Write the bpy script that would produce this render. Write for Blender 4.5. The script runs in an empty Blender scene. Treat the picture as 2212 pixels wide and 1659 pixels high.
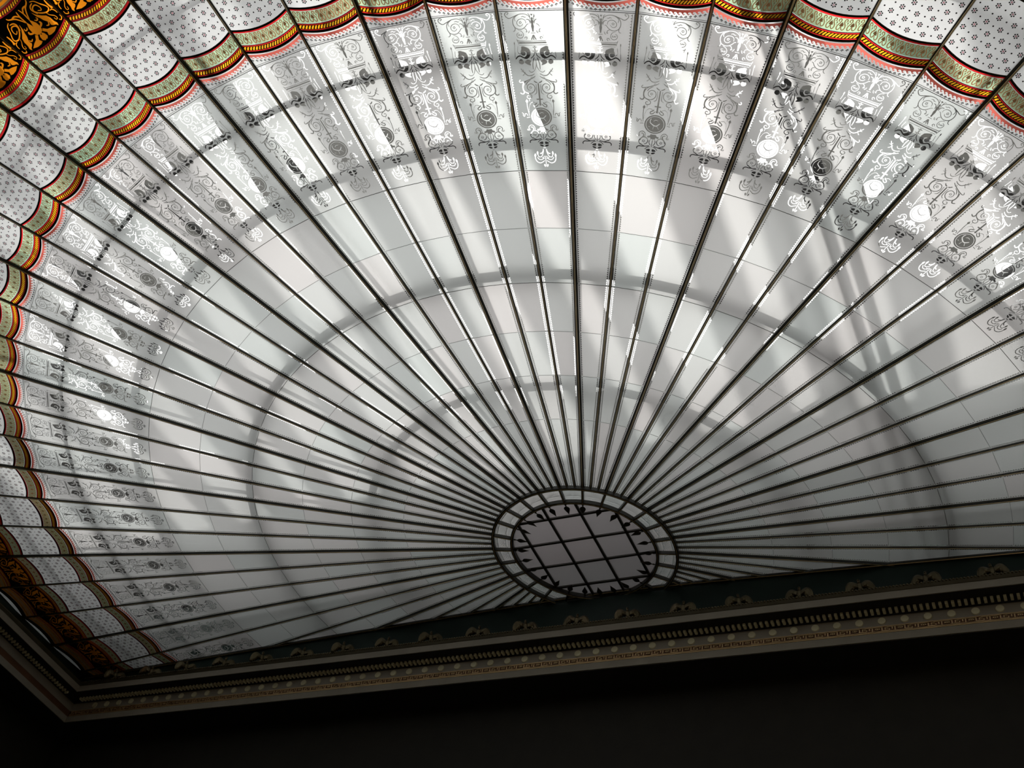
import bpy, bmesh, math, random
from mathutils import Vector, Matrix
from mathutils.geometry import delaunay_2d_cdt, tessellate_polygon
random.seed(4)
SC = bpy.context.scene
COL = SC.collection
S = 10.0                     # metres per plan unit (radius of the inner scalloped border = 1)
Z0 = 13.4                    # height of the glass ceiling's rim above the floor
# ---------------------------------------------------------------- camera
cam = bpy.data.objects.new('camera', bpy.data.cameras.new('camera'))
COL.objects.link(cam)
RR = ((0.8975752462, 0.4049928773, 0.1741822277), (-0.1964238432, 0.7210867910, -0.6644181768), (-0.3946851291, 0.5621517671, 0.7267799114))
M = Matrix.Identity(4)
for r in range(3):
    M[r][0] = RR[0][r]; M[r][1] = -RR[1][r]; M[r][2] = -RR[2][r]
M[0][3], M[1][3], M[2][3] = 0.68884683*S, -1.32011963*S, -1.16371131*S + Z0
cam.matrix_world = M
cam.data.sensor_width = 36.0
cam.data.lens = 2342.8146*36.0/2212.0
cam.data.clip_start = 0.05; cam.data.clip_end = 400
SC.camera = cam
# ---------------------------------------------------------------- light
w = bpy.data.worlds.new('world'); SC.world = w; w.use_nodes = True
nt = w.node_tree; bg = nt.nodes['Background']
tc = nt.nodes.new('ShaderNodeTexCoord'); sp = nt.nodes.new('ShaderNodeSeparateXYZ'); rp = nt.nodes.new('ShaderNodeValToRGB')
nt.links.new(tc.outputs['Generated'], sp.inputs[0]); nt.links.new(sp.outputs['Z'], rp.inputs[0]); nt.links.new(rp.outputs[0], bg.inputs[0])
rp.color_ramp.elements[0].color = (0.40, 0.42, 0.44, 1); rp.color_ramp.elements[0].position = 0.0     # overcast sky: brighter overhead
rp.color_ramp.elements[1].color = (1.0, 0.99, 0.97, 1); rp.color_ramp.elements[1].position = 0.9
bg.inputs[1].default_value = 2.05
sun = bpy.data.objects.new('sun', bpy.data.lights.new('sun', 'SUN')); COL.objects.link(sun)
sun.data.energy = 1.1; sun.data.angle = math.radians(3.2); sun.data.color = (1.0, 0.97, 0.92)
az, el = math.radians(125), math.radians(66)
sd = Vector((math.cos(el)*math.cos(az), math.cos(el)*math.sin(az), math.sin(el)))
sun.rotation_euler = sd.to_track_quat('Z', 'Y').to_euler(); sun.location = (0, 0, 40)
for nm, lx, ly, lz, e_ in (('hall_lamp_right', 9., -6.5, 6.0, 45*1.3), ('hall_lamp_back', 8., -13., 7., 45*1.2)):
    lm = bpy.data.objects.new(nm, bpy.data.lights.new(nm, 'POINT')); COL.objects.link(lm); lm.location = (lx, ly, lz)   # the hall's own warm lamps, below the frame
    lm.data.energy = e_; lm.data.color = (1., .80, .56); lm.data.shadow_soft_size = .4
vs = SC.view_settings; vs.view_transform = 'Standard'; vs.look = 'None'; vs.gamma = 1.0; vs.use_curve_mapping = False; vs.exposure = -0.12
SC.cycles.use_denoising = True
SC.cycles.max_bounces = 8; SC.cycles.transparent_max_bounces = 12; SC.cycles.diffuse_bounces = 3; SC.cycles.transmission_bounces = 4
SC.cycles.caustics_reflective = False; SC.cycles.caustics_refractive = False; SC.cycles.sample_clamp_indirect = 4

# ---------------------------------------------------------------- helpers
def link(o, parent=None):
    COL.objects.link(o)
    if parent: o.parent = parent
    return o
def meshobj(name, verts, faces, mats, parent=None, mi=None, smooth=False):
    me = bpy.data.meshes.new(name); me.from_pydata([tuple(v) for v in verts], [], faces)
    for m in (mats if isinstance(mats, (list, tuple)) else [mats]): me.materials.append(m)
    if mi: me.polygons.foreach_set('material_index', mi)
    if smooth: me.polygons.foreach_set('use_smooth', [True]*len(faces))
    me.update()
    return link(bpy.data.objects.new(name, me), parent)
def bmobj(name, bm, mat, parent=None, smooth=False):
    me = bpy.data.meshes.new(name); bmesh.ops.recalc_face_normals(bm, faces=bm.faces); bm.to_mesh(me); bm.free()
    me.materials.append(mat)
    if smooth: me.polygons.foreach_set('use_smooth', [True]*len(me.polygons))
    return link(bpy.data.objects.new(name, me), parent)
def dup(o, name, parent, rz=None, loc=None):
    c = bpy.data.objects.new(name, o.data); COL.objects.link(c); c.parent = parent
    if rz is not None: c.rotation_euler = (0, 0, rz)
    if loc is not None: c.location = loc
    return c
def empty(name, loc=(0, 0, 0)):
    o = bpy.data.objects.new(name, None); o.location = loc; o.empty_display_size = .2
    return link(o)
def tag(o, label, cat, group=None):
    o['label'] = label; o['category'] = cat
    if group: o['group'] = group
    return o
def struct(o): o['kind'] = 'structure'; return o
def bx(bm, x0, x1, y0, y1, z0, z1):
    v = [bm.verts.new(p) for p in ((x0,y0,z0),(x1,y0,z0),(x1,y1,z0),(x0,y1,z0),(x0,y0,z1),(x1,y0,z1),(x1,y1,z1),(x0,y1,z1))]
    for f in ((0,3,2,1),(4,5,6,7),(0,1,5,4),(1,2,6,5),(2,3,7,6),(3,0,4,7)): bm.faces.new([v[i] for i in f])
# ---------------------------------------------------------------- materials
def mat(name):
    m = bpy.data.materials.new(name); m.use_nodes = True; m.node_tree.nodes.clear()
    return m, m.node_tree.nodes, m.node_tree.links
def solid(name, col, rough=.6, metal=0., noise=0.):
    m, N, L = mat(name); b = N.new('ShaderNodeBsdfPrincipled'); o = N.new('ShaderNodeOutputMaterial'); L.new(b.outputs[0], o.inputs[0])
    b.inputs['Base Color'].default_value = (*col, 1); b.inputs['Roughness'].default_value = rough; b.inputs['Metallic'].default_value = metal
    if noise:
        t = N.new('ShaderNodeTexNoise'); t.inputs['Scale'].default_value = 3.0; t.inputs['Detail'].default_value = 6
        g = N.new('ShaderNodeTexCoord'); L.new(g.outputs['Object'], t.inputs[0])
        x = N.new('ShaderNodeMix'); x.data_type = 'RGBA'; L.new(t.outputs[0], x.inputs[0])
        x.inputs[6].default_value = (*[c*(1-noise) for c in col], 1); x.inputs[7].default_value = (*[min(1, c*(1+noise)) for c in col], 1)
        L.new(x.outputs[2], b.inputs['Base Color'])
    return m
def glass(name, col, col2=None, rough=.5, fr=.5, clear=0., ior=1.3, clearcol=None, back=0.):
    """sheet glass: fr = share of rough see-through against diffuse glow, clear = share of plain see-through"""
    m, N, L = mat(name); o = N.new('ShaderNodeOutputMaterial')
    tr = N.new('ShaderNodeBsdfTranslucent'); rf = N.new('ShaderNodeBsdfRefraction'); mx = N.new('ShaderNodeMixShader')
    rf.inputs['Roughness'].default_value = rough; rf.inputs['IOR'].default_value = ior; mx.inputs[0].default_value = fr
    if col2:
        oi = N.new('ShaderNodeObjectInfo'); x = N.new('ShaderNodeMix'); x.data_type = 'RGBA'; L.new(oi.outputs['Random'], x.inputs[0])
        x.inputs[6].default_value = (*col, 1); x.inputs[7].default_value = (*col2, 1)
        L.new(x.outputs[2], tr.inputs[0]); L.new(x.outputs[2], rf.inputs[0])
    else:
        tr.inputs[0].default_value = (*col, 1); rf.inputs[0].default_value = (*col, 1)
    L.new(tr.outputs[0], mx.inputs[1]); L.new(rf.outputs[0], mx.inputs[2]); last = mx
    if back:                                  # light thrown back by the ground surface
        df = N.new('ShaderNodeBsdfDiffuse'); df.inputs[0].default_value = (.9, .9, .88, 1); m3 = N.new('ShaderNodeMixShader'); m3.inputs[0].default_value = back
        L.new(mx.outputs[0], m3.inputs[1]); L.new(df.outputs[0], m3.inputs[2]); last = m3
    if clear:
        tp = N.new('ShaderNodeBsdfTransparent'); tp.inputs[0].default_value = (*(clearcol or col), 1)
        m2 = N.new('ShaderNodeMixShader'); m2.inputs[0].default_value = clear
        L.new(last.outputs[0], m2.inputs[1]); L.new(tp.outputs[0], m2.inputs[2]); last = m2
    L.new(last.outputs[0], o.inputs[0])
    return m
FROST = glass('frosted_glass', (.935, .91, .905), (.86, .915, .90), 1.0, 0.11, back=.3)
FROSTW = glass('white_frosted_glass', (.95, .97, .965), (.93, .94, .94), 1.0, 0.11, back=.3)
SMOKE = glass('laylight_glass', (.80, .72, .74), (.74, .70, .72), .35, .55, back=.2)
CLEAR = glass('clear_cut_glass', (.97, .97, .96), None, .05, .5, .96)
REDG = glass('red_glass', (.80, .03, .03), (.10, .01, .012), .5, .8, .3, clearcol=(.5, .015, .015))  # dark second tint stands in for bays with less light behind
WAVEG = glass('salmon_red_enamel', (.70, .17, .13), (.60, .12, .09), .4, .5, .2)
GOLDG = glass('amber_glass', (1.0, .50, .03), (.85, .36, .02), .5, .8, .4, clearcol=(1., .45, .01))
ORANGEG = glass('orange_stained_glass', (.84, .27, .01), (.76, .23, .01), .5, .85, .3)
GREENG = glass('pale_green_glass', (.40, .60, .40), (.52, .58, .32), .5, .7, .3)
BROWNG = glass('brown_glass_paint', (.13, .08, .03), (.18, .08, .035), .4, .3)
LINEG = glass('tan_glass_paint', (.34, .13, .06), (.22, .15, .06), .4, .4)
PINKG = glass('pink_glass_paint', (.55, .24, .27), (.30, .22, .24), .4, .4)
BLACKP = solid('black_glass_paint', (.012, .012, .01), .5)
LEAD = solid('dull_lead', (.22, .22, .21), .5)
IRON = solid('dark_green_iron', (.040, .041, .031), .42, 0, .3)
GILT = solid('aged_gilding', (.95, .74, .46), .33, .75, .15)
BRONZE = solid('gilded_bronze', (.11, .09, .05), .28, .9, .25)
STEEL = solid('dark_grey_steel', (.07, .07, .068), .6, 0, .2)
ROOFP = solid('white_roof_paint', (.88, .88, .86), .8, 0, .15)
SLATM, N_, L_ = mat('translucent_roof_slat')          # grey roof slats; translucency added so their undersides look brighter
o_ = N_.new('ShaderNodeOutputMaterial'); a_ = N_.new('ShaderNodeBsdfDiffuse'); b_ = N_.new('ShaderNodeBsdfTranslucent'); c_ = N_.new('ShaderNodeMixShader')
a_.inputs[0].default_value = (*(0.7, 0.7, 0.68), 1); b_.inputs[0].default_value = (.8, .8, .78, 1); c_.inputs[0].default_value = 0.22
L_.new(a_.outputs[0], c_.inputs[1]); L_.new(b_.outputs[0], c_.inputs[2]); L_.new(c_.outputs[0], o_.inputs[0])
ATTIC = solid('attic_plaster', (0.6, 0.57, 0.56), .9, 0, .2)
ATTICF = solid('shaded_teal_attic_plaster', (0.38, 0.44, 0.42), .9, 0, .2)  # gable shade and the sky's teal cast put into this plaster's colour
COVE = solid('dark_green_plaster', (.005, .026, .018), .6, 0, .3)
LIPM = solid('dark_bronze_moulding', (.075, .062, .03), .5, .3, .3)
GREYM = solid('grey_stone_moulding', (.35, .32, .26), .75, 0, .15)
DARKM = solid('shaded_soffit', (.014, .013, .010), .8, 0, .3)  # near-black: shade under the cornice put into the colour
DENT = solid('dull_gilt_dentil', (.80, .76, .52), .5, 0, .2)
KEYB = solid('red_brown_key_band', (.16, .07, .03), .6, 0, .4)
KEYM = solid('gilt_key_line', (.72, .50, .26), .42, .6, .3)
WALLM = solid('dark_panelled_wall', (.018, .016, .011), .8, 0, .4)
FLOORM = solid('pale_wood_floor', (.45, .40, .32), .6, 0, .3)
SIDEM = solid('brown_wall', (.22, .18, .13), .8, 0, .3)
PLAS = solid('dark_ceiling_plaster', (.03, .026, .02), .8, 0, .3)
# ---------------------------------------------------------------- plan of the fan
D = math.radians(360/78)                    # angle between ribs
CH = math.cos(D/2); TH = math.tan(D/2)
WALL = .122*S                               # the straight wall cuts the fan here
def hof(r): return .03794*S*(1 - r/S)/(1-.16081)      # shallow cone
def bay_angle(i): return -math.pi/2 + i*D
def rib_angle(n): return -math.pi/2 + (n+.5)*D
def smooth(p, sub=3):
    if len(p) < 3: return list(p)
    q = []
    for i in range(len(p)-1):
        a, b, c, d = p[max(i-1, 0)], p[i], p[i+1], p[min(i+2, len(p)-1)]
        for k in range(sub):
            t = k/sub
            q.append(tuple(.5*(2*b[j]+(c[j]-a[j])*t+(2*a[j]-5*b[j]+4*c[j]-d[j])*t*t+(3*b[j]-a[j]-3*c[j]+d[j])*t**3) for j in (0, 1)))
    q.append(tuple(p[-1])); return q
def stroke(p, wd, sub=3, taper=.55):
    """a line as a list of small polygons"""
    q = smooth(p, sub); n = len(q); L, R = [], []
    for i in range(n):
        a, b = q[max(i-1, 0)], q[min(i+1, n-1)]
        dx, dy = b[0]-a[0], b[1]-a[1]; l = math.hypot(dx, dy) or 1
        t = i/(n-1); h = wd/2*(1-(1-taper)*abs(2*t-1)**2)
        L.append((q[i][0]-dy/l*h, q[i][1]+dx/l*h)); R.append((q[i][0]+dy/l*h, q[i][1]-dx/l*h))
    out = []
    for i in range(n-1):
        out.append([R[i], R[i+1], L[i+1]]); out.append([R[i], L[i+1], L[i]])
    return out
def poly(p):
    return [[p[i] for i in t] for t in tessellate_polygon([[Vector((a, b, 0)) for a, b in p]])]
def disc(cx, cy, r, n=10): return [[(cx+r*math.cos(2*math.pi*k/n), cy+r*math.sin(2*math.pi*k/n)) for k in range(n)]]
def mir(ps): return [[(x, -y) for x, y in p] for p in ps]
def rosette(cx, cy, r, n=5):
    out = []
    for k in range(n): out += disc(cx+.62*r*math.cos(2*math.pi*k/n+.3), cy+.62*r*math.sin(2*math.pi*k/n+.3), r*.33, 6)
    return out
def mosaic(base, layers, eps=1e-4):
    """flat pieces cut out of one sheet: base polygon + [(tag, polygons)], later layers on top -> {tag: (verts2d, faces)}"""
    V, F, T, big = [], [], [], []
    def put(ps, t):
        for p in ps:
            a = sum(p[i-1][0]*p[i][1]-p[i][0]*p[i-1][1] for i in range(len(p)))
            if abs(a) < 1e-6: continue
            if a < 0: p = p[::-1]
            n = len(V); V.extend(Vector(q) for q in p); F.append(list(range(n, n+len(p)))); T.append(t)
    put(base, 'base'); nb = len(F)
    for t, ps in layers: put(ps, t)
    E = [(q[i], q[(i+1) % len(q)]) for q in F for i in range(len(q))]
    v, e, f, ov, oe, of = delaunay_2d_cdt(V, E, [], 0, eps)
    cs, grid = .06, {}
    for k, q in enumerate(F):                # which input piece lies on top at a point: small lookup grid
        xs = [V[i].x for i in q]; ys = [V[i].y for i in q]
        if k < nb and len(q) > 0 and (max(xs)-min(xs)) > 2: big.append(k); continue
        for a in range(int(math.floor(min(xs)/cs)), int(math.floor(max(xs)/cs))+1):
            for b in range(int(math.floor(min(ys)/cs)), int(math.floor(max(ys)/cs))+1): grid.setdefault((a, b), []).append(k)
    def inside(k, x, y):
        q = F[k]; c = False; j = q[-1]
        for i in q:
            p, r = V[i], V[j]
            if (p.y > y) != (r.y > y) and x < (r.x-p.x)*(y-p.y)/(r.y-p.y)+p.x: c = not c
            j = i
        return c
    out = {}
    for face in f:
        x = sum(v[i][0] for i in face)/3; y = sum(v[i][1] for i in face)/3
        cand = grid.get((int(math.floor(x/cs)), int(math.floor(y/cs))), ())
        if not any(inside(k, x, y) for k in (list(cand)+big) if k < nb): continue
        top = 0
        for k in reversed(cand):
            if k >= nb and inside(k, x, y): top = k; break
        t = T[top] if top >= nb else 'base'
        vv, ff, ix = out.setdefault(t, ([], [], {}))
        q = []
        for i in face:
            if i not in ix: ix[i] = len(vv); vv.append((v[i][0], v[i][1]))
            q.append(ix[i])
        ff.append(q[::-1])                   # faces look down into the hall
    return {t: (a, b) for t, (a, b, c) in out.items()}
def lift(v2, dz=0.): return [(x, y, hof(x/CH)+dz) for x, y in v2]
def rows(s): 
    out = []
    for ln in s.strip().split('\n'):
        a = ln.split(); out.append((a[0], float(a[1])/1e3, [tuple(int(c)/1e3 for c in q.split(',')) for q in a[2:]]))
    return out
# ---------------------------------------------------------------- the ceiling: plaster surround + everything set in it
XW, YB, XE = 1.2625*S, -1.78*S, 1.2375*S
circ = [(XE*math.cos(a), XE*math.sin(a)) for a in [rib_angle(n) for n in range(-39, 39)]]
circ = [(x, min(y, WALL)) for x, y in circ]
pm = mosaic([[(-XW, YB), (XW, YB), (XW, WALL+.05), (-XW, WALL+.05)]], [('hole', [circ])])['base']
n0 = len(pm[0]); zc = hof(XE)
pv = [(x, y, zc) for x, y in pm[0]]
ceiling = struct(meshobj('ceiling', pv, pm[1], PLAS)); ceiling.location.z = Z0
ceiling['label'] = 'fan-shaped stained and frosted glass ceiling with radiating dark ribs'
def clip_copy(o, name, ang, parent):
    """copy of a bay piece cut off where the straight wall stands; None if nothing is left"""
    bm = bmesh.new(); bm.from_mesh(o.data)
    lim = max(v.co.x*math.sin(ang)+v.co.y*math.cos(ang) for v in bm.verts)
    low = min(v.co.x*math.sin(ang)+v.co.y*math.cos(ang) for v in bm.verts)
    if low > WALL-.03: bm.free(); return None
    if lim <= WALL:
        bm.free(); return dup(o, name, parent, ang)
    bmesh.ops.bisect_plane(bm, geom=bm.verts[:]+bm.edges[:]+bm.faces[:], plane_co=(WALL*math.sin(ang), WALL*math.cos(ang), 0), plane_no=(math.sin(ang), math.cos(ang), 0), clear_outer=True)
    me = bpy.data.meshes.new(name); bm.to_mesh(me); bm.free()
    for m in o.data.materials: me.materials.append(m)
    c = link(bpy.data.objects.new(name, me), parent); c.rotation_euler = (0, 0, ang); return c
def child_dup(o, name, parent, ang):
    """sub-part of a pane: same place as the pane"""
    if parent.data is not None and parent.get('clip'):
        c = clip_copy(o, name, ang, parent)
        if c: c.rotation_euler = (0, 0, 0)
        return c
    return dup(o, name, parent)
RIBW = .019
def ribline(r, off): # lateral position of the rib's edge line at chord radius r
    return r*CH*TH - off
def wedge(r0, r1, off=0.):
    return [(r0*CH, -ribline(r0, off)), (r1*CH, -ribline(r1, off)), (r1*CH, ribline(r1, off)), (r0*CH, ribline(r0, off))]
def teeth(r0, r1, pitch=.034):
    """clear cut line and saw-tooth edging beside both ribs"""
    out = []
    a, b = r0*CH+.012, r1*CH-.012
    def P(x, off): return (x, x*TH-RIBW-off)
    for o0, o1 in ((.002, .010), (.023, .029)): out.append([P(a, o0), P(b, o0), P(b, o1), P(a, o1)])
    n = max(2, int((b-a)/pitch)); st = (b-a)/n
    for k in range(n):
        x = a+k*st; out.append([P(x+.12*st, .028), P(x+.88*st, .028), P(x+.5*st, .045)])
    return out+mir(out)
ORN = rows("""
m 6.6 9715,-18 9741,-31 9762,-62 9771,-100 9765,-149 9746,-190 9722,-211 9682,-223 9641,-219 9605,-199 9588,-158 9593,-117 9618,-83 9644,-63 9651,-43
m 4.1 9658,-72 9691,-78 9708,-98 9712,-121 9705,-151 9677,-175 9644,-173 9627,-149 9632,-124 9653,-107
m 5.8 9760,-154 9736,-190 9708,-199 9685,-190
m 7.4 9756,-175 9738,-216 9719,-260 9734,-289 9761,-307 9784,-301 9794,-279 9784,-265 9769,-276 9769,-289
m 5.8 9645,-222 9619,-208 9585,-203 9566,-216 9565,-230
m 4.1 9577,-169 9566,-139 9539,-117 9510,-116 9486,-133 9481,-159 9494,-184 9522,-193 9541,-181 9546,-164
m 3.7 9529,-178 9515,-171 9518,-158 9529,-160
m 3.7 9518,-154 9512,-139 9524,-131 9529,-140
r 18.6 9669,-137
m 5 9595,-100 9589,-81 9571,-73 9552,-82
m 5 9550,-82 9562,-59
m 5 9572,-41 9548,-48 9541,-60
m 4.1 9734,-120 9742,-98 9731,-85 9732,-65
m 5 9769,-48 9767,-33 9746,-25 9709,-20 9677,-21
m 6.6 9706,-67 9704,-43 9682,-28 9652,-23
p 0 9768,15 9744,-1 9732,-1 9717,-13 9700,-8 9673,-20 9651,-11 9619,-16 9585,-10 9556,-8
c 6.6 9540,-12 9537,38
m 9.1 9518,0 9486,-14 9457,-28
m 3.3 9513,12 9485,1 9456,-6
m 5.8 9475,-105 9491,-98 9494,-83 9482,-75 9469,-82 9465,-91
m 4.1 9470,-198 9445,-175 9441,11
m 17.4 9422,-179 9420,10
m 4.1 9394,-175 9393,10
m 5.8 9464,-197 9403,-181
P 0 9375,-159 9381,-133 9364,-92 9349,-67 9314,-54 9276,-56 9239,-75 9221,-104 9228,-135 9243,-152 9245,-127 9268,-103 9302,-100 9319,-123 9303,-159 9317,-172 9342,-158
P 0 9300,-172 9315,-148 9313,-124 9294,-112 9270,-121 9264,-147 9278,-165
m 5.8 9303,-200 9284,-180 9286,-155
m 12.4 9221,-235 9249,-212 9261,-181 9247,-155 9227,-119
m 2.5 9429,-228 9239,-240
m 2.5 9379,-195 9308,-205
P 0 9438,-232 9412,-225 9402,-234 9415,-239
m 4.1 9371,-29 9367,-10 9384,8
m 4.1 9329,-34 9315,-21 9334,-3 9367,10
P 0 9194,53 9210,99 9183,135 9156,109 9140,63 9170,72
P 0 9188,142 9218,168 9204,199 9171,201 9154,174 9163,151
m 7.4 9320,5 9267,17 9228,56
m 8.3 9238,17 9164,39 9088,41
m 5 9216,-1 9128,5 9071,30
m 5.8 9071,30 9055,54 9055,77 9075,94
m 8.3 9033,-31 9013,-66 9009,-105 9026,-132 9050,-152 9074,-172 9101,-190
m 5.8 9038,-148 9015,-167 9012,-177
m 5 9034,-140 9059,-143
m 5 9058,-168 9063,-190
m 5 9067,-160 9088,-158
r 16.5 8981,-71
m 8.3 9003,-26 8980,-57 8965,-88 8947,-127 8934,-158 8926,-189 8922,-213 8938,-223 8957,-209
m 7.4 8947,-127 8912,-165 8867,-184 8824,-181 8797,-163 8780,-123 8785,-84 8816,-51 8860,-44 8893,-63 8903,-90 8891,-122 8862,-136 8828,-126 8819,-100
m 11.6 8920,-175 8876,-188 8824,-185 8803,-175 8776,-187 8774,-206 8788,-226
r 19.8 8856,-97
m 7.4 8952,-88 8923,-130 8887,-149
m 7 8789,-159 8775,-127 8760,-99 8734,-93 8715,-110 8713,-138 8734,-150 8751,-138 8743,-122
m 5 8710,-126 8674,-125
c 19.8 8910,-8 8705,-8 8625,-11
c 15.7 8697,-48 8703,27
m 10.7 8944,-50 8924,-28 8919,-8
m 6.6 8900,-29 8826,-26 8782,-32 8765,-58
c 25.6 8660,-11 8598,-12
m 6.6 8702,-159 8596,-159 8480,-145
P 0 8696,-159 8677,-143 8652,-158 8675,-175
d 4.5 8644,-49 8660,-69 8663,-93 8641,-120 8588,-137 8529,-144
m 9.1 8637,-21 8609,-40 8596,-67 8615,-79 8632,-64 8640,-45 8658,-39
m 8.3 8462,-139 8454,-181
m 7 8478,-165 8505,-174 8508,-194 8470,-209 8492,-222 8506,-214 8523,-234
m 7.4 8277,-96 8323,-97 8349,-118 8350,-147 8322,-171 8287,-158 8280,-182
m 9.9 8222,-152 8256,-137 8290,-113 8322,-122 8324,-146
r 14.1 8289,-182
m 8.3 8167,-135 8198,-156 8226,-157 8258,-137 8277,-105 8266,-70 8230,-53 8194,-66 8182,-92
r 20.7 8221,-105
m 8.3 8166,-29 8151,-77 8166,-119 8181,-135
m 9.9 8162,-28 8146,-102 8145,-151 8124,-173 8103,-169
p 0 8329,-31 8305,-40 8293,-72 8271,-60 8282,-32 8260,-25
m 6.6 8265,-21 8231,-35 8203,-34 8172,-16
c 9.1 8265,-14 8149,-13
m 6.6 8111,-76 8141,-48 8152,-16
P 0 8100,-60 8114,-48 8122,-15 8089,-14 8090,-47
P 0 8075,-57 8080,-47 8071,-14 8052,-13 8055,-38
c 9.1 8054,-15 8012,-16
m 9.9 8016,-19 7977,-28 7951,-52 7960,-61
m 7.2 7993,-17 7916,-43 7904,-82 7945,-94
m 7.2 7918,-15 7871,-37 7867,-81 7902,-103
m 8.7 7851,-13 7817,-65 7834,-109 7883,-129 7926,-123
m 5.8 7876,-14 7899,-45
c 10.1 7918,-15 7766,-13
P 0 7900,-129 7924,-140 7954,-126 7926,-115
P 0 7936,-98 7956,-107 7987,-95 7958,-84
P 0 7757,-11 7781,-29 7799,-22 7791,-12
"""); MED = rows("""
f 14.1 8486,-65 8453,-24 8444,17 8481,56
f 9.9 8482,-57 8513,-61 8536,-50
f 9.9 8447,21 8404,50
f 9.1 8444,-11 8394,-18
f 6.6 8502,-25 8522,2 8513,31
f 8.3 8423,-55 8430,-76
"""); FIG = rows("""
m 17.4 11813,237 11788,292 11723,332 11661,376 11623,375 11607,323 11638,250 11691,191 11732,188 11754,231 11745,272 11698,294 11665,277 11688,233
m 24.1 11720,419 11673,413 11627,416 11606,432 11611,402
P 0 11723,136 11672,162 11619,221 11588,267 11541,289 11487,292 11449,309 11420,294 11445,276 11461,235 11480,216 11512,227 11546,205 11571,187 11612,174 11647,152
m 16.1 11524,218 11495,193 11508,156
m 16.1 11650,129 11625,137 11621,104 11640,86
m 9.4 11620,296 11569,313 11526,358 11488,366 11481,338 11513,330
m 13.4 11598,365 11595,397 11567,419 11526,423
m 12.1 11495,422 11463,421 11444,384 11466,370
P 0 11519,81 11475,127 11457,192 11427,259 11402,185 11401,110 11414,72 11452,93 11494,52
m 26.8 11542,77 11566,128 11593,117
m 18.8 11678,31 11770,39 11838,23
m 18.8 11680,38 11744,76 11796,123 11833,199 11860,216
P 0 11684,31 11609,75 11551,82 11503,57 11487,4 11512,-34 11544,-23 11595,-1
P 0 11496,18 11465,46 11420,53 11397,19 11412,-14 11454,-7
m 20.1 11770,39 11816,93 11813,163
m 17.4 11663,195 11732,169 11773,194 11785,250
""")
def ornament():
    c, f = [], []
    for kd, wd, p in ORN:
        if kd == 'm': q = stroke(p, max(wd*1.35, .0075), 3, .7); c += q+mir(q)
        elif kd == 'c':
            if len(p) == 2 and abs(p[0][0]-p[1][0]) < .08: m_ = (abs(p[0][1])+abs(p[1][1]))/2; xx = (p[0][0]+p[1][0])/2; c += stroke([(xx, -m_), (xx, m_)], wd, 1, 1)
            else: c += stroke([(x, 0) for x, y in p], wd, 2, .8)
        elif kd == 'P':
            q = smooth([p[-1]]+p+p[:2], 3)[3:-3] if len(p) < 9 and wd == 0 else p
            q = poly(q); c += q+mir(q)
        elif kd == 'p': c += poly(p+[(x, -y) for x, y in p[::-1]])
        elif kd == 'r': q = rosette(p[0][0], p[0][1], wd); c += q+mir(q)
        elif kd == 'd':
            q = []; s_ = smooth(p, 6)
            for x, y in s_[::2]: q += disc(x, y, wd, 6)
            c += q+mir(q)
    mx, R = 8.463, .127
    ring1 = disc(mx, 0, R, 28); ring2 = disc(mx, 0, R*.86, 28); ring3 = disc(mx, 0, R*.81, 28)
    dog = []
    for kd, wd, p in MED: dog += stroke(p, wd)
    return c, ring1, ring2, ring3, dog
proto = empty('prototypes')
def protos(pieces, name, mats, dz=0.):
    out = {}
    for t, (v, f) in pieces.items(): out[t] = meshobj(name+'_'+t, lift(v, dz), f, mats[t], proto)
    return out
def sag(r, y, s=.085): return r*CH - s*(1-(y/(r*CH*TH))**2)
def scallop(r, off=RIBW, n=12, s=.085):
    h = ribline(r, off); return [(sag(r, -h+2*h*k/n, s), -h+2*h*k/n) for k in range(n+1)]
def band(ra, rb, s=.085, n=12):
    A, B = scallop(ra, RIBW, n, s), scallop(rb, RIBW, n, s)
    return [[A[k], B[k], B[k+1], A[k+1]] for k in range(n)]
def bandpt(u, v, ra, rb): # u -1..1 across the bay, v 0..1 from inner to outer edge
    r = (ra+(rb-ra)*v)*S; h = ribline(r, RIBW); y = u*h
    return (sag(r, y), y)
def warp(ps, ra, rb): return [[bandpt(u, v, ra, rb) for u, v in p] for p in ps]
def braid(ra, rb, n=21):
    out = []
    for k in range(n):
        c = -1+(2*k+1)/n; w_ = 1/n
        out += [[(c-w_*1.35, .02), (c-w_*.25, .02), (c+w_*.45, .5), (c-w_*.75, .5)], [(c-w_*.75, .5), (c+w_*.45, .5), (c+w_*1.25, .98), (c+w_*.15, .98)]]
    return warp(out, ra, rb)
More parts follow.
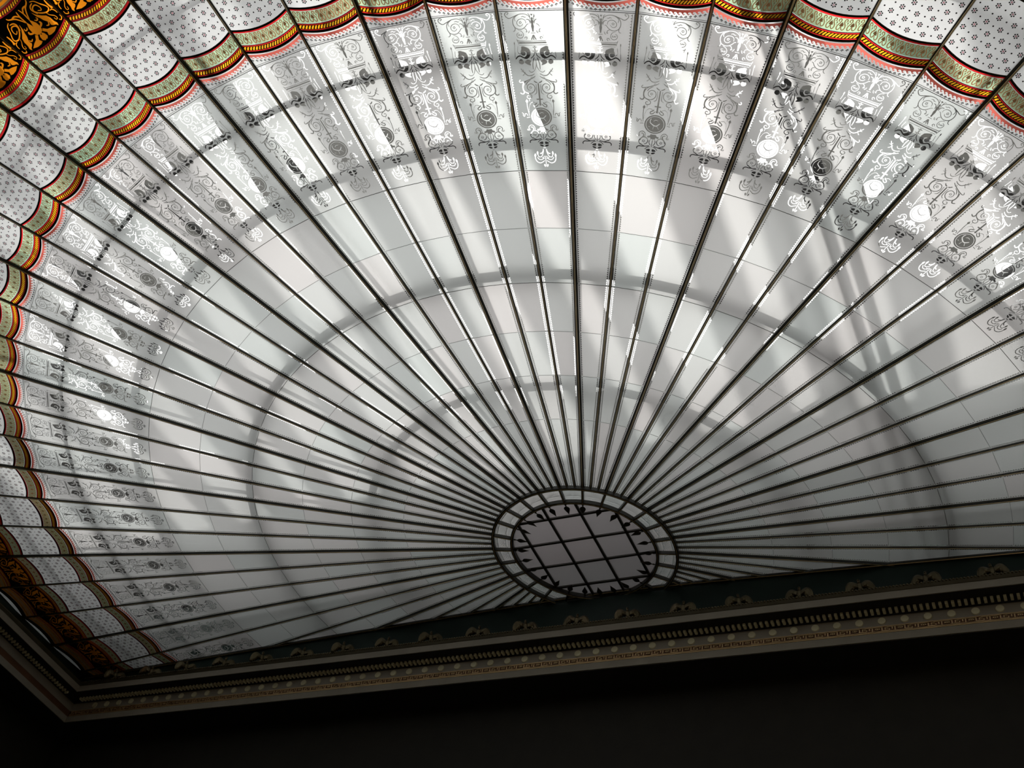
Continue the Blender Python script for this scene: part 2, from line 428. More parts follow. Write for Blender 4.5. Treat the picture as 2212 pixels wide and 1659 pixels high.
def palmettes(ra, rb, n=7):
    ln, fan = [], []
    for k in range(n+1):
        c = -1+2*k/n; W = 2/n
        A = [(.03, .34), (.10, .16), (.24, .08), (.37, .20), (.36, .42), (.22, .62), (.15, .80), (.22, .95), (.36, .93), (.40, .80), (.30, .74)]
        for sgn in (1, -1):
            q = []
            for t in stroke([(a*W*1.15*.07*S*.5, b*(rb-ra)*S) for a, b in A], .0118, 2, .8): q.append(t)
            # back to band coordinates
            ln += [[(c+sgn*x/(1.15*.07*S*.5), y/((rb-ra)*S)) for x, y in t] for t in q]
        for g in range(7):
            a = (g-3)*.42; dx, dy = math.sin(a), math.cos(a); l = .30 if g != 3 else .36
            b = (0, .36); px, py = math.cos(a)*.02, -math.sin(a)*.02
            fan.append([(c+(b[0]+px)*W*1.1, b[1]+py), (c+(dx*l*.62+px*2.)*W*1.1, b[1]+dy*l+py*2), (c+(dx*l*.62-px*2.)*W*1.1, b[1]+dy*l-py*2), (c+(b[0]-px)*W*1.1, b[1]-py)])
        d_ = c+W/2
        for l0, l1, v0 in ((-.02, .02, .45), (-.08, .08, .62)):
            fan.append([(d_+l0*W, v0), (d_+l1*W, v0), (d_+l1*W, v0+(.32 if l1 < .05 else .05)), (d_+l0*W, v0+(.32 if l1 < .05 else .05))])
    return warp(ln, ra, rb), warp(fan, ra, rb)
def waves(ra, rb, n=15):
    w_, c_ = [], []
    for k in range(n):
        c = -1+(2*k+1)/n; W = 2/n
        w_ += [[(c-.5*W, 1.), (c-.5*W, .66), (c+.5*W, .66), (c+.5*W, 1.)]]
        w_ += [[(c-.5*W, .70), (c-.1*W, .45), (c+.18*W, .70)], [(c-.1*W, .70), (c-.02*W, .36), (c+.30*W, .30), (c+.34*W, .42), (c+.10*W, .46), (c+.16*W, .70)]]
        w_ += [[(c+.30*W, .30), (c+.44*W, .42), (c+.36*W, .56), (c+.28*W, .52), (c+.34*W, .44)]]
        for dx, dy, r in ((0, .16, .15), (-.2, .08, .12), (.2, .08, .12), (0, -.02, .12)):
            x = c+dx*W-.25*W; c_.append([(x-r*W, dy), (x, dy-.10), (x+r*W, dy), (x, dy+.10)])
    return warp(w_, ra, rb), warp(c_, ra, rb)
# ---- etched pane
R_T, R_E = .9815*S, .771*S
c_, r1, r2, r3, dog = ornament()
pl = mosaic([wedge(R_E+.0015, R_T, RIBW)], [('cut', teeth(R_E, R_T)), ('cut', c_), ('base', disc(8.463, 0, .14, 28)), ('cut', r1), ('base', r2), ('cut', r3), ('base', dog)])
P_ETCH = protos(pl, 'etched', {'base': FROST, 'cut': CLEAR})
RINGS = [.771, .6825, .5906, .5016, .4146, .3208, .1612]
P_FROST = []
for ra, rb in zip(RINGS[1:], RINGS[:-1]):
    pl = mosaic([wedge(ra*S+.0015, rb*S-.0015, RIBW if ra > .2 else .018)], [('cut', teeth(ra*S, rb*S))])
    P_FROST.append(protos(pl, 'frosted', {'base': FROST, 'cut': CLEAR}))
# ---- inner border pane
w1, k1 = waves(.9915, 1.0003)
p1, f1 = palmettes(1.0148, 1.0295)
base = [[(R_T+.003-R_T*(1-CH), -ribline(R_T, RIBW)), (R_T+.003-R_T*(1-CH), ribline(R_T, RIBW))] + scallop(1.0345*S)[::-1]]
LY = [('wave', w1), ('clover', k1), ('black', band(10.018, 10.05)), ('red', band(10.05, 10.062)), ('black', band(10.062, 10.117)), ('gold', braid(1.0068, 1.0112)),
      ('red', band(10.117, 10.130)), ('black', band(10.130, 10.138)), ('green', band(10.142, 10.297)), ('tan', p1), ('brown', f1), ('red', band(10.300, 10.318)), ('black', band(10.318, 10.345))]
BM = {'base': FROSTW, 'wave': WAVEG, 'clover': BLACKP, 'black': BLACKP, 'red': REDG, 'gold': GOLDG, 'green': GREENG, 'tan': LINEG, 'brown': BROWNG, 'cut': CLEAR, 'petal': BLACKP, 'heart': PINKG, 'orange': ORANGEG, 'shade': BROWNG}
BN = {'wave': 'wave_edging', 'clover': 'clover_edging', 'black': 'black_stripe', 'red': 'red_stripe', 'gold': 'gold_braid', 'green': 'green_band', 'tan': 'palmette_scroll', 'brown': 'palmette_leaf', 'cut': 'cut_ornament', 'petal': 'flower_petals', 'heart': 'flower_hearts', 'orange': 'orange_figures', 'shade': 'brown_band'}
P_BORDER = protos(mosaic(base, LY), 'border', BM)
# ---- dotted pane
pet, hrt, halo = [], [], []
ny, nr = 9, 8
for a in range(nr):
    for b in range(ny):
        u = -1+2*(b+.5)/ny; v = (a+.55)/nr
        r = (1.0365+(1.1135-1.0365)*v)*S; y = u*(ribline(r, RIBW)-.01); x = sag(r, y)
        if (a+b) % 2 == 0:
            halo += disc(x, y, .031, 10)
            for k in range(6): pet += disc(x+.0225*math.cos(k*math.pi/3), y+.0225*math.sin(k*math.pi/3), .0095, 6)
            hrt += disc(x, y, .0115, 6)
        else: pet += disc(x, y, .0100, 6); 
base = [scallop(1.0345*S) + scallop(1.1145*S)[::-1]]
P_DOT = protos(mosaic(base, [('petal', pet), ('heart', hrt)]), 'dotted', BM)
# ---- figure pane (black field with orange figures between two coloured borders)
p2, f2 = palmettes(1.1350, 1.1212)
fg = []
for kd, wd, p in FIG:
    q = poly(p) if kd == 'P' else stroke(p, wd)
    fg += q+mir(q)
def redge(ra, rb): return band(ra*S, rb*S)
base = [scallop(1.1145*S) + scallop(1.2061*S)[::-1]]
LY = [('black', redge(1.1145, 1.1172)), ('red', redge(1.1172, 1.1198)), ('green', redge(1.1203, 1.1355)), ('tan', p2), ('brown', f2), ('red', redge(1.1360, 1.1452)), ('black', redge(1.1383, 1.1430)), ('gold', braid(1.1385, 1.1428)),
      ('orange', fg), ('red', redge(1.1972, 1.2058)), ('black', redge(1.1990, 1.2036)), ('gold', braid(1.1992, 1.2034))]
P_FIG = protos(mosaic(base, LY), 'figure', dict(BM, base=BLACKP))
# ---- outermost pane and lunette
base = [scallop(1.2061*S) + scallop(1.2268*S)[::-1]]
P_OUT = protos(mosaic(base, [('orange', band(12.085, 12.12)), ('orange', band(12.20, 12.24))]), 'outer', dict(BM, base=BROWNG))
base = [scallop(1.2370*S, .06) + [(1.2374*S*CH, ribline(12.374, .06)), (1.2374*S*CH, -ribline(12.374, .06))]]
P_LUN = protos(mosaic(base, []), 'lunette', dict(BM, base=FROSTW))
gapb = [scallop(1.2270*S) + scallop(1.2372*S, .06)[::-1] ]
P_LEDGE = protos(mosaic([scallop(1.2270*S)[0:13] + [(1.2375*S*CH, ribline(12.375, 0.)), (1.2375*S*CH, -ribline(12.375, 0.))]], [('hole', base)]), 'rim', dict(BM, base=PLAS, hole=PLAS))
if 'hole' in P_LEDGE: bpy.data.objects.remove(P_LEDGE.pop('hole'))
def place(P, nm, i):
    a = bay_angle(i)
    edge = abs(i) > 19
    o = clip_copy(P['base'], nm, a, ceiling) if edge else dup(P['base'], nm, ceiling, a)
    if not o: return
    for t, q in P.items():
        if t == 'base': continue
        if edge:
            c = clip_copy(q, BN[t], a, o)
            if c: c.rotation_euler = (0, 0, 0)
        else: c = dup(q, BN[t], o)
        if c: c['kind'] = 'stuff'
for i in range(-30, 31):
    for P in P_FROST: place(P, 'frosted_pane', i)
    if abs(i) > 22: continue
    place(P_ETCH, 'etched_pane', i); place(P_BORDER, 'border_pane', i); place(P_DOT, 'dotted_pane', i)
    place(P_FIG, 'figure_pane', i); place(P_OUT, 'outer_pane', i); place(P_LUN, 'lunette_pane', i); place(P_LEDGE, 'plaster_rim', i)
# ---- ribs
def bar(r0, r1, prof):
    """prof: list of (lateral, dz) closed; a straight bar along the slope"""
    n = len(prof); V = []
    for r in (r0, r1): V += [(r, y, hof(r)+z) for y, z in prof]
    F = [[k, (k+1) % n, n+(k+1) % n, n+k] for k in range(n)] + [list(range(n))[::-1], list(range(n, 2*n))]
    return V, F
def arcp(w_, z, n=6): return [(w_*math.cos(math.pi*k/n), z-w_*math.sin(math.pi*k/n)) for k in range(n+1)]
PR_MINOR = [(-.020, .010), (.020, .010), (.020, -.008), (.0125, -.012), (.0125, -.022), (-.0125, -.022), (-.0125, -.012), (-.020, -.008)][::-1]
PR_MAIN = [(-.030, .03), (.030, .03), (.030, -.010), (.022, -.014), (.022, -.024), (.013, -.026), (.013, -.038), (-.013, -.038), (-.013, -.026), (-.022, -.024), (-.022, -.014), (-.030, -.010)][::-1]
def rib_len(n):
    a = rib_angle(n); s = math.sin(a); r1 = 1.2372*S
    if s > .01: r1 = min(r1, WALL/s)
    return r1
for n in range(-31, 31):
    r1 = rib_len(n); r0 = .1625*S
    if r1 < r0+.05: continue
    main = (n-4) % 3 == 0; a = rib_angle(n)
    V, F = bar(r0, r1, PR_MAIN if main else PR_MINOR)
    o = meshobj('main_rib' if main else 'rib', V, F, IRON, ceiling); o.rotation_euler = (0, 0, a)
    zb = -.038 if main else -.022; wb = .0115 if main else .0110
    V, F = bar(r0, r1, [(-wb, zb+.002), (wb, zb+.002)][::-1] + arcp(wb, zb)[::-1][1:-1][::-1])
    meshobj('gilt_bead', V, F, GILT, o, smooth=True)
# ---- lead strips along the glass joints
def clip_pts(pts): return pts
def ringbar(name, r, wd, z0, z1, m, parent, zf=None, lim=None):
    lim = WALL if lim is None else lim
    V, F, n = [], [], 0
    for i in range(-39, 39):
        a0, a1 = rib_angle(i), rib_angle(i+1)
        p0 = Vector((r*math.cos(a0), r*math.sin(a0))); p1 = Vector((r*math.cos(a1), r*math.sin(a1)))
        if p0.y > lim and p1.y > lim: continue
        if p0.y > lim: p0 = p1+(p0-p1)*((lim-p1.y)/(p0.y-p1.y))
        if p1.y > lim: p1 = p0+(p1-p0)*((lim-p0.y)/(p1.y-p0.y))
        u0, u1 = p0.normalized()*wd/2, p1.normalized()*wd/2; h = (zf if zf is not None else hof(r)); n = len(V)
        for p, u in ((p0, u0), (p1, u1)):
            V += [(p.x-u.x, p.y-u.y, h+z0), (p.x+u.x, p.y+u.y, h+z0), (p.x+u.x, p.y+u.y, h+z1), (p.x-u.x, p.y-u.y, h+z1)]
        F += [[n+k, n+(k+1) % 4, n+4+(k+1) % 4, n+4+k][::-1] for k in range(4)] + [[n, n+1, n+2, n+3], [n+7, n+6, n+5, n+4]]
    return meshobj(name, V, F, m, parent)
for r in RINGS[:-1]: ringbar('lead_joint', r*S, .004 if r not in (.771, .5906) else .0065, -.003, .002, LEAD, ceiling)
ringbar('lead_joint', R_T, .005, -.005, .004, LEAD, ceiling); ringbar('lead_joint', R_T+.020, .003, -.005, .002, LEAD, ceiling)
# edge bar along the straight wall
def hofxy(x, y): return hof(math.hypot(x, y))
V, F = [], []
xs = [XE*k/40 for k in range(-40, 41)]
for x in xs:
    h = hofxy(x, WALL)
    V += [(x, WALL-.05, h-.035), (x, WALL+.02, h-.035), (x, WALL+.02, h+.03), (x, WALL-.05, h+.03)]
for k in range(len(xs)-1): F += [[4*k+j, 4*k+(j+1) % 4, 4*k+4+(j+1) % 4, 4*k+4+j][::-1] for j in range(4)]
eb = meshobj('edge_bar', V, F, IRON, ceiling)
V2, F2 = [], []
for x in xs:
    h = hofxy(x, WALL)
    V2 += [(x, WALL-.040, h-.034), (x, WALL-.024, h-.034), (x, WALL-.032, h-.046)]
for k in range(len(xs)-1): F2 += [[3*k+j, 3*k+(j+1) % 3, 3*k+3+(j+1) % 3, 3*k+3+j] for j in range(3)]
meshobj('gilt_bead', V2, F2, GILT, eb)
# ---------------------------------------------------------------- the eye of the fan
ocu = empty('oculus', (0, 0, Z0)); tag(ocu, 'round glazed eye where the ribs meet, ringed with inward pointing spearheads', 'skylight')
zo = hof(.1608*S)
def ring_at(name, r, wd, z0, z1, m, parent): return ringbar(name, r*S, wd, z0, z1, m, parent, zf=zo, lim=WALL if r > .15 else 2.)
o = ring_at('outer_ring', .1612, .05, -.07, .04, IRON, ocu); ring_at('gilt_bead', .1612, .014, -.082, -.068, GILT, o)
o = ring_at('inner_ring', .1275, .05, -.07, .04, IRON, ocu); ring_at('gilt_bead', .1275, .014, -.082, -.068, GILT, o)
A26 = 3*D
def mullion_angle(m): return rib_angle(4+3*m)
# ring panes with a cut sunburst
def annw(r0, r1, h): return [[(r0*math.cos(h), -r0*math.sin(h)), (r1, -r1*math.tan(h)*.0-r1*math.sin(h)), (r1*math.cos(0), 0), (r1, r1*math.sin(h)), (r0*math.cos(h), r0*math.sin(h))]]
hh = A26/2
burst = []
for g in range(9):
    a = (g-4)*.36; x0, y0 = 1.395, 0
    burst += stroke([(x0+.03*math.cos(a), .03*math.sin(a)), (x0+.11*math.cos(a), .13*math.sin(a))], .010, 1, .5)
burst += stroke([(1.365, -.13), (1.39, -.1), (1.39, .1), (1.365, .13)], .008, 2, 1) + stroke([(1.535, -.15), (1.54, 0), (1.535, .15)], .012, 2, 1)
for k in range(11): burst += disc(1.345, -.125+.025*k, .006, 6); burst += disc(1.565, -.15+.03*k, .0075, 6)
for s_ in (1, -1):
    for k in range(6): burst += disc(1.37+.032*k, s_*(.142+.004*k), .006, 6)
pl = mosaic([[(1.30*math.cos(hh)+.0, -1.30*math.sin(hh)), (1.59*math.cos(hh), -1.59*math.sin(hh)), (1.595, -.09), (1.595, .09), (1.59*math.cos(hh), 1.59*math.sin(hh)), (1.30*math.cos(hh), 1.30*math.sin(hh))]], [('cut', burst)])
P_RING = {t: meshobj('ringp_'+t, [(x, y, zo) for x, y in v], f, {'base': FROST, 'cut': CLEAR}[t], proto) for t, (v, f) in pl.items()}
spear_me = None
def spear_mesh():
    bm = bmesh.new()
    prof = [(.0, .004), (.02, .012), (.035, .024), (.05, .012), (.075, .010), (.10, .040), (.13, .052), (.16, .046), (.20, .030), (.25, .010), (.285, .0)]
    # flat iron leaf: diamond cross-section, pointing along +X
    rings = []
    for x, h in prof:
        if h == 0: rings.append([bm.verts.new((x, 0, 0))]); continue
        t = min(h, .018)
        rings.append([bm.verts.new((x, h, 0)), bm.verts.new((x, 0, t)), bm.verts.new((x, -h, 0)), bm.verts.new((x, 0, -t))])
    for A, B in zip(rings[:-1], rings[1:]):
        for k in range(4):
            if len(B) == 1: bm.faces.new((A[k], A[(k+1) % 4], B[0]))
            else: bm.faces.new((A[k], A[(k+1) % 4], B[(k+1) % 4], B[k]))
    bm.faces.new(rings[0])
    return bm
sp0 = bmobj('spear0', spear_mesh(), IRON, proto)
mb = bmesh.new(); bx(mb, 1.285, 1.60, -.018, .018, zo-.06, zo+.02); mu0 = bmobj('mull0', mb, IRON, proto)
mb = bmesh.new(); bx(mb, 1.29, 1.60, -.006, .006, zo-.07, zo-.058); mg0 = bmobj('mullg0', mb, GILT, proto)
for m_ in range(26):
    a = mullion_angle(m_); y = 1.275*math.sin(a)
    if y < WALL-.0:
        if 1.6*math.sin(a) < WALL:
            o = dup(mu0, 'mullion', ocu, a); dup(mg0, 'gilt_bead', o)
        else:
            ye = (WALL/math.sin(a)); mb = bmesh.new(); bx(mb, 1.285, ye, -.018, .018, zo-.06, zo+.02); o = bmobj('mullion', mb, IRON, ocu); o.rotation_euler = (0, 0, a)
    if True:
        s_ = dup(sp0, 'spearhead', ocu, a+math.pi, (1.255*math.cos(a), 1.255*math.sin(a), zo-.045))
    ac = a+hh; o = clip_copy(P_RING['base'], 'ring_pane', ac, ocu)
    if o:
        c = clip_copy(P_RING['cut'], 'cut_ornament', ac, o)
        if c: c.rotation_euler = (0, 0, 0)
# laylight grid
G = [-.889, -.296, .296, .889]
def gridbar(name, a, b, wd=.022):
    d = Vector((b[0]-a[0], b[1]-a[1])); l = d.length; mb = bmesh.new(); bx(mb, 0, l, -wd, wd, -.03, .03)
    bmesh.ops.bevel(mb, geom=mb.edges[:], offset=.008, segments=1, affect='EDGES')
    o = bmobj(name, mb, IRON, ocu); o.location = (a[0], a[1], zo+.005); o.rotation_euler = (0, 0, math.atan2(d.y, d.x)); return o
for g in G:
    h = math.sqrt(1.26**2-g*g); gridbar('grid_bar', (-h, g), (h, g)); gridbar('grid_bar', (g, -h), (g, h))
ed = [-1.3]+G+[1.3]
cir = [(1.265*math.cos(2*math.pi*k/64), 1.265*math.sin(2*math.pi*k/64)) for k in range(64)]
for ia in range(5):
    for ib in range(5):
        bm = bmesh.new(); bm.faces.new([bm.verts.new((x, y, zo+.01)) for x, y in cir]); bmesh.ops.remove_doubles(bm, verts=bm.verts[:], dist=1e-5)
        for co, no in (((ed[ia], 0, 0), (-1, 0, 0)), ((ed[ia+1], 0, 0), (1, 0, 0)), ((0, ed[ib], 0), (0, -1, 0)), ((0, ed[ib+1], 0), (0, 1, 0))):
            bmesh.ops.bisect_plane(bm, geom=bm.verts[:]+bm.edges[:]+bm.faces[:], plane_co=co, plane_no=no, clear_outer=True)
        if not bm.faces or sum(f.calc_area() for f in bm.faces) < .004: bm.free(); continue
        for f in bm.faces:
            f.normal_update()
            if f.normal.z > 0: f.normal_flip()
        me = bpy.data.meshes.new('laylight_pane'); bm.to_mesh(me); bm.free(); me.materials.append(SMOKE)
        link(bpy.data.objects.new('laylight_pane', me), ocu)
# ---------------------------------------------------------------- cornices
YF = .06*S; XF = 1.1625*S
def path_main(e): return [(-XF-e, YF+e), (XF+e, YF+e)]
def path_left(e): return [(-XF+.17-e, -17.6), (-XF+.155-e, -1.96), (-XF-e, YF+e)]
def path_right(e): return [(XF+e, YF+e), (XF+e, -17.6)]
def sweep(name, path, prof, m, parent):
    n = len(prof); V, F = [], []
    P = [path(e*S) for e, z in prof]; k = len(P[0])
    for s_ in range(k): V += [(P[j][s_][0], P[j][s_][1], prof[j][1]*S) for j in range(n)]
    for s_ in range(k-1): F += [[n*s_+j, n*s_+(j+1) % n, n*s_+n+(j+1) % n, n*s_+n+j] for j in range(n)]
    F += [list(range(n))[::-1], list(range(n*(k-1), n*k))]
    return meshobj(name, V, F, m, parent)
def rect(e0, e1, z0, z1): return [(e0, z0), (e1, z0), (e1, z1), (e0, z1)]
def fretmesh(x0, x1, y, zb, zt, pitch):
    bm = bmesh.new(); h = zt-zb; t = .016; d = .012
    def q(xa, xb, za, zc): bx(bm, xa, xb, y-d, y, za, zc)
    q(x0, x1, zt-.012, zt); q(x0, x1, zb, zb+.012); q(x0, x1, zb+.022, zb+.030)
    n = int((x1-x0)/pitch); b0, b1 = zb+.036, zt-.018; hh_ = b1-b0
    for k in range(n):
        a = x0+k*pitch; p = pitch
        if k % 2:      # square boss
            q(a+.02*p, a+.12*p, b0, b1); q(a+.02*p, a+.98*p, b1-.10*hh_, b1)
            q(a+.30*p, a+.74*p, b0+.22*hh_, b0+.34*hh_); q(a+.30*p, a+.74*p, b0+.62*hh_, b0+.74*hh_); q(a+.30*p, a+.40*p, b0+.22*hh_, b0+.74*hh_); q(a+.64*p, a+.74*p, b0+.22*hh_, b0+.74*hh_); q(a+.48*p, a+.56*p, b0+.22*hh_, b0+.74*hh_)
            q(a+.88*p, a+.98*p, b0, b1)
        else:          # interlocking hooks
            q(a, a+.62*p, b0, b0+.12*hh_); q(a+.52*p, a+.62*p, b0, b0+.55*hh_); q(a+.30*p, a+.62*p, b0+.45*hh_, b0+.55*hh_)
            q(a+.38*p, a+p, b1-.12*hh_, b1); q(a+.78*p, a+.88*p, b0+.25*hh_, b1); q(a+.16*p, a+.26*p, b0+.28*hh_, b0+.9*hh_); q(a+.16*p, a+.48*p, b0+.78*hh_, b0+.9*hh_)
    return bm
def cornice(nm, label, path, eb):
    t = empty(nm, (0, 0, Z0)); struct(t); t['label'] = label
    sweep('cove', path, rect(.062 if eb == .1 else .0800, eb, -.0745, .0295 if eb == .1 else .05), COVE, t)
    sweep('ledge_moulding', path, [(-.003, -.0745), (-.001, -.0799), (eb, -.0799), (eb, -.0727), (-.003, -.0727)], LIPM, t)
    sweep('fascia', path, rect(0, eb, -.0931, -.0801), GREYM, t)
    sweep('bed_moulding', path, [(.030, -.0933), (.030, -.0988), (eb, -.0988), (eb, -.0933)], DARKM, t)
    sweep('frieze', path, rect(.034, eb, -.1163, -.0990), GREYM, t)
    sweep('key_band', path, rect(.0345, eb, -.1292, -.1165), KEYB, t)
    sweep('architrave', path, rect(.0335, eb, -.1426, -.1294), GREYM, t)
    sweep('soffit_shade', path, rect(.0015, eb, -.0938, -.0932), DARKM, t)  # thin dark plate added as the shade under the fascia
    sweep('lower_soffit_shade', path, rect(.035, eb, -.1440, -.1427), DARKM, t)  # thin dark plate added as the shade under the architrave
    return t
tm = cornice('trim_1', 'dark cornice over the straight wall with eagles, dentils, gold discs and a key pattern', path_main, .1)
tl = cornice('trim_2', 'dark cornice running along the left side wall to the corner', path_left, .11)
tr_ = cornice('trim_3', 'dark cornice along the right side wall', path_right, .11)
# dentils, discs, key pattern, beads
mb = bmesh.new(); bx(mb, -.022, .022, 0, .11, -.052, 0); bmesh.ops.bevel(mb, geom=mb.edges[:], offset=.006, segments=1, affect='EDGES'); de0 = bmobj('dentil0', mb, DENT, proto)
xd = .6400
for k in range(-62, 206):
    x = (xd-k*.00900*1.0)*S
    if abs(x) > XF+.12: continue
    dup(de0, 'dentil', tm, None, (x, YF+.20, -.0931*S))
for k in range(70):
    y = YF-.05-k*.09
    if y < -5.6: break
    xl = -XF+.155*min(1, max(0, (YF-y)/2.56)) if y > -1.96 else -XF+.155
    o = dup(de0, 'dentil', tl, math.pi/2, (xl-.20, y, -.0931*S))
mb = bmesh.new(); bmesh.ops.create_cone(mb, cap_ends=True, segments=16, radius1=.066, radius2=.058, depth=.03, matrix=Matrix.Rotation(math.pi/2, 4, 'X')); di0 = bmobj('disc0', mb, DENT, proto)
for k in range(-20, 60):
    x = (.6390-k*.03340)*S
    if abs(x) > XF-.1: continue
    dup(di0, 'gold_disc', tm, None, (x, YF+.335, -.1079*S))
bmobj('key_pattern', fretmesh(-XF-.3, XF+.3, YF+.343, -.1289*S, -.1168*S, .1665), KEYM, tm)
bm = bmesh.new()
for k in range(460):
    x = -XF+k*.0505
    if x > XF: break
    bmesh.ops.create_icosphere(bm, subdivisions=1, radius=.021, matrix=Matrix.Translation((x, YF-.028, -.0735*S)))
bead = bmobj('bead_row', bm, BRONZE, tm); bead['kind'] = 'stuff'
# ---------------------------------------------------------------- eagles on the ledge
def wing_mesh(sg):
    out = [(.025, .175), (.055, .205), (.095, .232), (.135, .238), (.172, .222), (.205, .180), (.226, .125), (.232, .070), (.222, .030), (.205, .018), (.196, .040), (.186, .024), (.172, .026), (.165, .052), (.152, .040), (.138, .044), (.130, .070), (.114, .064), (.100, .072), (.085, .098), (.060, .100), (.030, .105)]
    bm = bmesh.new(); c = (.125, .14); rings = []
    for f, dy in ((1., 0.), (.93, -.018), (.6, -.034), (.25, -.040)):
        rings.append([bm.verts.new((sg*(c[0]+(x-c[0])*f), dy-.02*(1-x/.23), c[1]+(z-c[1])*f)) for x, z in out])
    n = len(out)
    for A, B in zip(rings[:-1], rings[1:]):
        for k in range(n): bm.faces.new((A[k], A[(k+1) % n], B[(k+1) % n], B[k]))
    bm.faces.new(rings[-1])
    back = [bm.verts.new((v.co.x, v.co.y+.022, v.co.z)) for v in rings[0]]
    for k in range(n): bm.faces.new((rings[0][k], back[k], back[(k+1) % n], rings[0][(k+1) % n]))
    bm.faces.new(back[::-1])
    return bm
def lathe(bm, prof, seg=12, sy=1., off=(0, 0, 0)):
    R_ = []
    for r, z in prof: R_.append([bm.verts.new((off[0]+r*math.cos(2*math.pi*k/seg), off[1]+sy*r*math.sin(2*math.pi*k/seg), off[2]+z)) for k in range(seg)])
    for A, B in zip(R_[:-1], R_[1:]):
        for k in range(seg): bm.faces.new((A[k], A[(k+1) % seg], B[(k+1) % seg], B[k]))
    bm.faces.new(R_[0][::-1]); bm.faces.new(R_[-1])
def make_eagle():
    t = empty('eagle')
    bm = bmesh.new(); bx(bm, -.075, .075, -.05, .05, 0, .018); bx(bm, -.055, .055, -.038, .038, .018, .034); bmesh.ops.bevel(bm, geom=bm.edges[:], offset=.004, segments=1, affect='EDGES')
    bmobj('base', bm, BRONZE, t)
    bm = bmesh.new(); lathe(bm, [(.012, .034), (.030, .05), (.040, .08), (.050, .115), (.055, .145), (.048, .175), (.032, .20), (.02, .213)], 14, .85); bmobj('body', bm, BRONZE, t, True)
    for sg in (-1, 1):
        bm = bmesh.new(); lathe(bm, [(.020, .034), (.022, .05), (.017, .075), (.008, .09)], 8, 1, (sg*.025, -.03, 0)); bmobj('leg', bm, BRONZE, t, True)
        bmobj('wing', wing_mesh(sg), BRONZE, t, False)
    bm = bmesh.new(); lathe(bm, [(.034, .195), (.026, .215), (.022, .235), (.024, .25), (.022, .264), (.012, .274), (.003, .277)], 12, 1.05, (0, -.004, 0))
    h = bmobj('head', bm, BRONZE, t, True)
    bm = bmesh.new()
    v = [bm.verts.new(p) for p in ((-.009, -.022, .256), (.009, -.022, .256), (.009, -.022, .242), (-.009, -.022, .242), (0, -.052, .240))]
    for f in ((0, 1, 4), (1, 2, 4), (2, 3, 4), (3, 0, 4), (3, 2, 1, 0)): bm.faces.new([v[i] for i in f])
    bmobj('beak', bm, BRONZE, h)
    return t
def dup_tree(o, parent=None):
    c = o.copy(); COL.objects.link(c); c.parent = parent
    for ch in list(o.children): dup_tree(ch, c)
    return c
eg = make_eagle()
ORD = ['first', 'second', 'third', 'fourth', 'fifth', 'sixth', 'seventh', 'eighth', 'ninth', 'tenth', 'eleventh', 'twelfth', 'thirteenth', 'fourteenth', 'fifteenth', 'sixteenth', 'seventeenth', 'eighteenth', 'nineteenth']
for k in range(19):
    i = 18-k                                     # left to right
    e_ = eg if k == 0 else dup_tree(eg)
    turned = (i % 2 == 0)
    e_.location = ((.641-.0955*i)*S, YF+.075, Z0-.0727*S); e_.rotation_euler = (0, 0, 0)
    fx = math.atan2(.30*S-e_.location.x, 1.4*S)*.8
    e_.rotation_euler = (0, math.radians(-9 if turned else 0), fx+(math.radians(16) if turned else 0))
    pose = 'turned aside' if turned else 'facing the hall'
    tag(e_, 'gilded eagle with spread wings %s, %s from the left along the cornice' % (pose, ORD[k]), 'eagle', 'gilded eagles along the cornice')
# ---------------------------------------------------------------- steelwork and roof above the glass
fr = empty('support_frame', (0, 0, Z0)); tag(fr, 'dark steel rings and rafters showing as soft shadows above the frosted glass ceiling', 'steel frame')
for r, wd, h0, hh2 in ((.920, .07, .10, .06), (.797, .13, .26, .10), (.597, .13, .15, .10), (.380, .13, .22, .10), (1.075, .06, .14, .05)):
    ringbar('support_ring', r*S, wd, h0, h0+hh2, STEEL, fr)
for n in range(-31, 31):
    if (n-4) % 3: continue
    r1 = rib_len(n); r0 = .165*S
    if r1 < r0+.2: continue
    V, F = bar(r0, r1-.05, [(-.03, .38), (.03, .38), (.03, .46), (-.03, .46)][::-1])
    o = meshobj('support_rafter', V, F, STEEL, fr); o.rotation_euler = (0, 0, rib_angle(n))
def pipe(a, b, r, label):
    d = Vector(b)-Vector(a); bm = bmesh.new(); bmesh.ops.create_cone(bm, cap_ends=True, segments=10, radius1=r, radius2=r, depth=d.length)
    o = bmobj('handrail_pipe', bm, STEEL, None, True); o.location = (Vector(a)+Vector(b))/2; o.location.z += Z0
    o.rotation_euler = d.to_track_quat('Z', 'Y').to_euler(); tag(o, label, 'pipe', 'pipes above the glass ceiling')
pipe((5.20, -9.6, .79), (5.42, 1.15, .79), .075, 'left of two grey pipes seen as blurred streaks above the right side glass')
pipe((5.42, -9.6, .79), (5.62, 1.15, .79), .075, 'right of two grey pipes seen as blurred streaks above the right side glass')
rf = empty('attic_roof', (0, 0, Z0)); tag(rf, 'grey attic roof slats casting parallel streaks of shade on the glass ceiling', 'roof')
ZR = 3.2
k = 0; x = -13.6
while x < 13.6:
    k += 1; wd = 0.5*(1 + .5*((k*7) % 5)/4)
    bm = bmesh.new(); bx(bm, 0, wd, -14.5, 2.2, ZR, ZR+.03); o = bmobj('roof_slat', bm, SLATM, rf); o.location.x = x
    x += 1.25*(.85+.3*((k*3) % 7)/6)
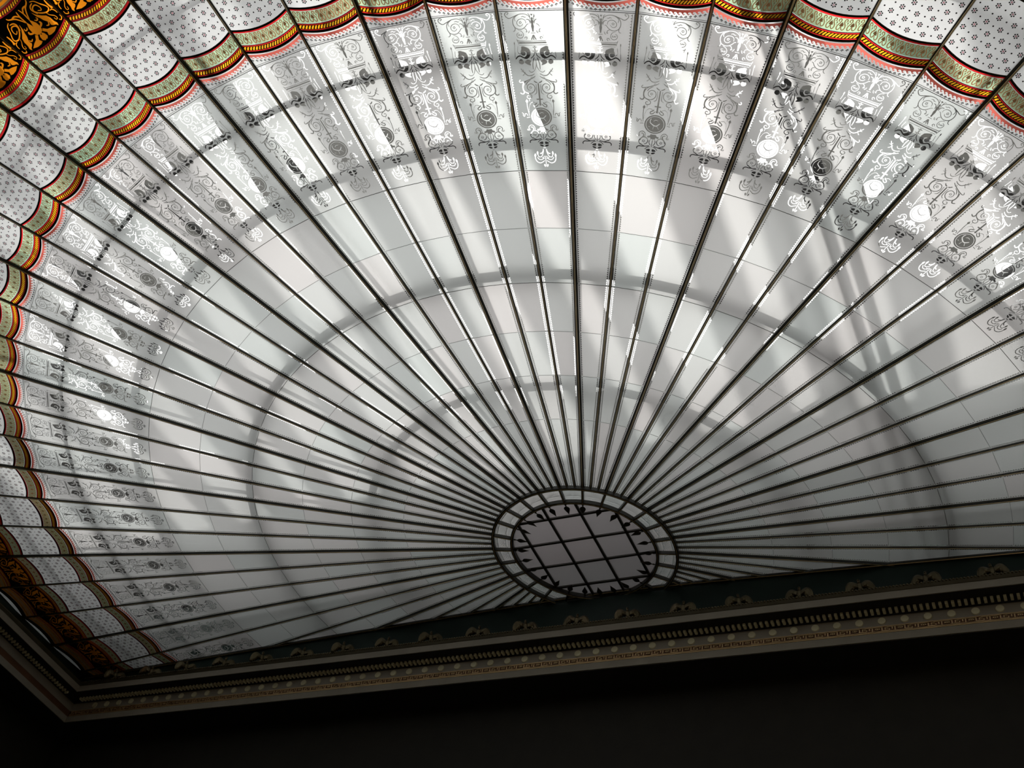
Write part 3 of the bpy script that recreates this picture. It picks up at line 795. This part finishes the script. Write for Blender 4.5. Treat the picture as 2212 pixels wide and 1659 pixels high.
for nm, a in (('shade_panel', (-13.9, 13.9, -1.2, 2.2)), ('shade_panel', (-13.9, -10.8, -14.7, -1.2)), ('shade_panel', (--10.8+1.5, 13.9, -14.7, -1.2))):
    bm = bmesh.new(); bx(bm, *a, ZR-.10, ZR-.02); bmobj(nm, bm, ROOFP, rf)  # unseen opaque panels, added to darken the glass near the walls
for y in (-13.5, -.9):
    bm = bmesh.new(); bx(bm, -13.8, 13.8, -.08, .08, ZR+.13, ZR+.35); o = bmobj('cross_beam', bm, ROOFP, rf); o.location.y = y
def wall(name, x0, x1, y0, y1, z0, z1, m):
    bm = bmesh.new(); bx(bm, x0, x1, y0, y1, z0, z1); return struct(bmobj(name, bm, m))
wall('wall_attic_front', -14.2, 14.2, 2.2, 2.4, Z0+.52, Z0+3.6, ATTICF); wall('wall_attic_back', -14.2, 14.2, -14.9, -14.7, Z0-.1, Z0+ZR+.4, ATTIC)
wall('wall_attic_left', -14.2, -13.9, -14.7, 2.2, Z0+.52, Z0+ZR+.4, ATTIC); wall('wall_attic_right', 13.9, 14.2, -14.7, 2.2, Z0+.52, Z0+ZR+.4, ATTIC)
# ---------------------------------------------------------------- room shell
HX = XF+1.1
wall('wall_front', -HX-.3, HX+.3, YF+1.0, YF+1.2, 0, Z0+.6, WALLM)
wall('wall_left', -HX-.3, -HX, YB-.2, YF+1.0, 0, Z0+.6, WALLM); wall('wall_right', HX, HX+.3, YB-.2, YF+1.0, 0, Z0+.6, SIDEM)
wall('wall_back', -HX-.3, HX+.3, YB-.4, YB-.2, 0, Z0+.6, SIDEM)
wall('floor', -HX-.3, HX+.3, YB-.4, YF+1.2, -.2, 0, FLOORM)
# attic floor around the glass, closing the gap to the attic walls
fv = mosaic([[(-14.2, -14.9), (14.2, -14.9), (14.2, 2.4), (-14.2, 2.4)]], [('hole', [[(-XW, -14.7), (XW, -14.7), (XW, WALL+.1), (-XW, WALL+.1)]])])['base']
struct(meshobj('floor_attic', [(x, y, Z0+.52) for x, y in fv[0]], fv[1], ATTIC))
for o in list(proto.children): bpy.data.objects.remove(o)
bpy.data.objects.remove(proto)
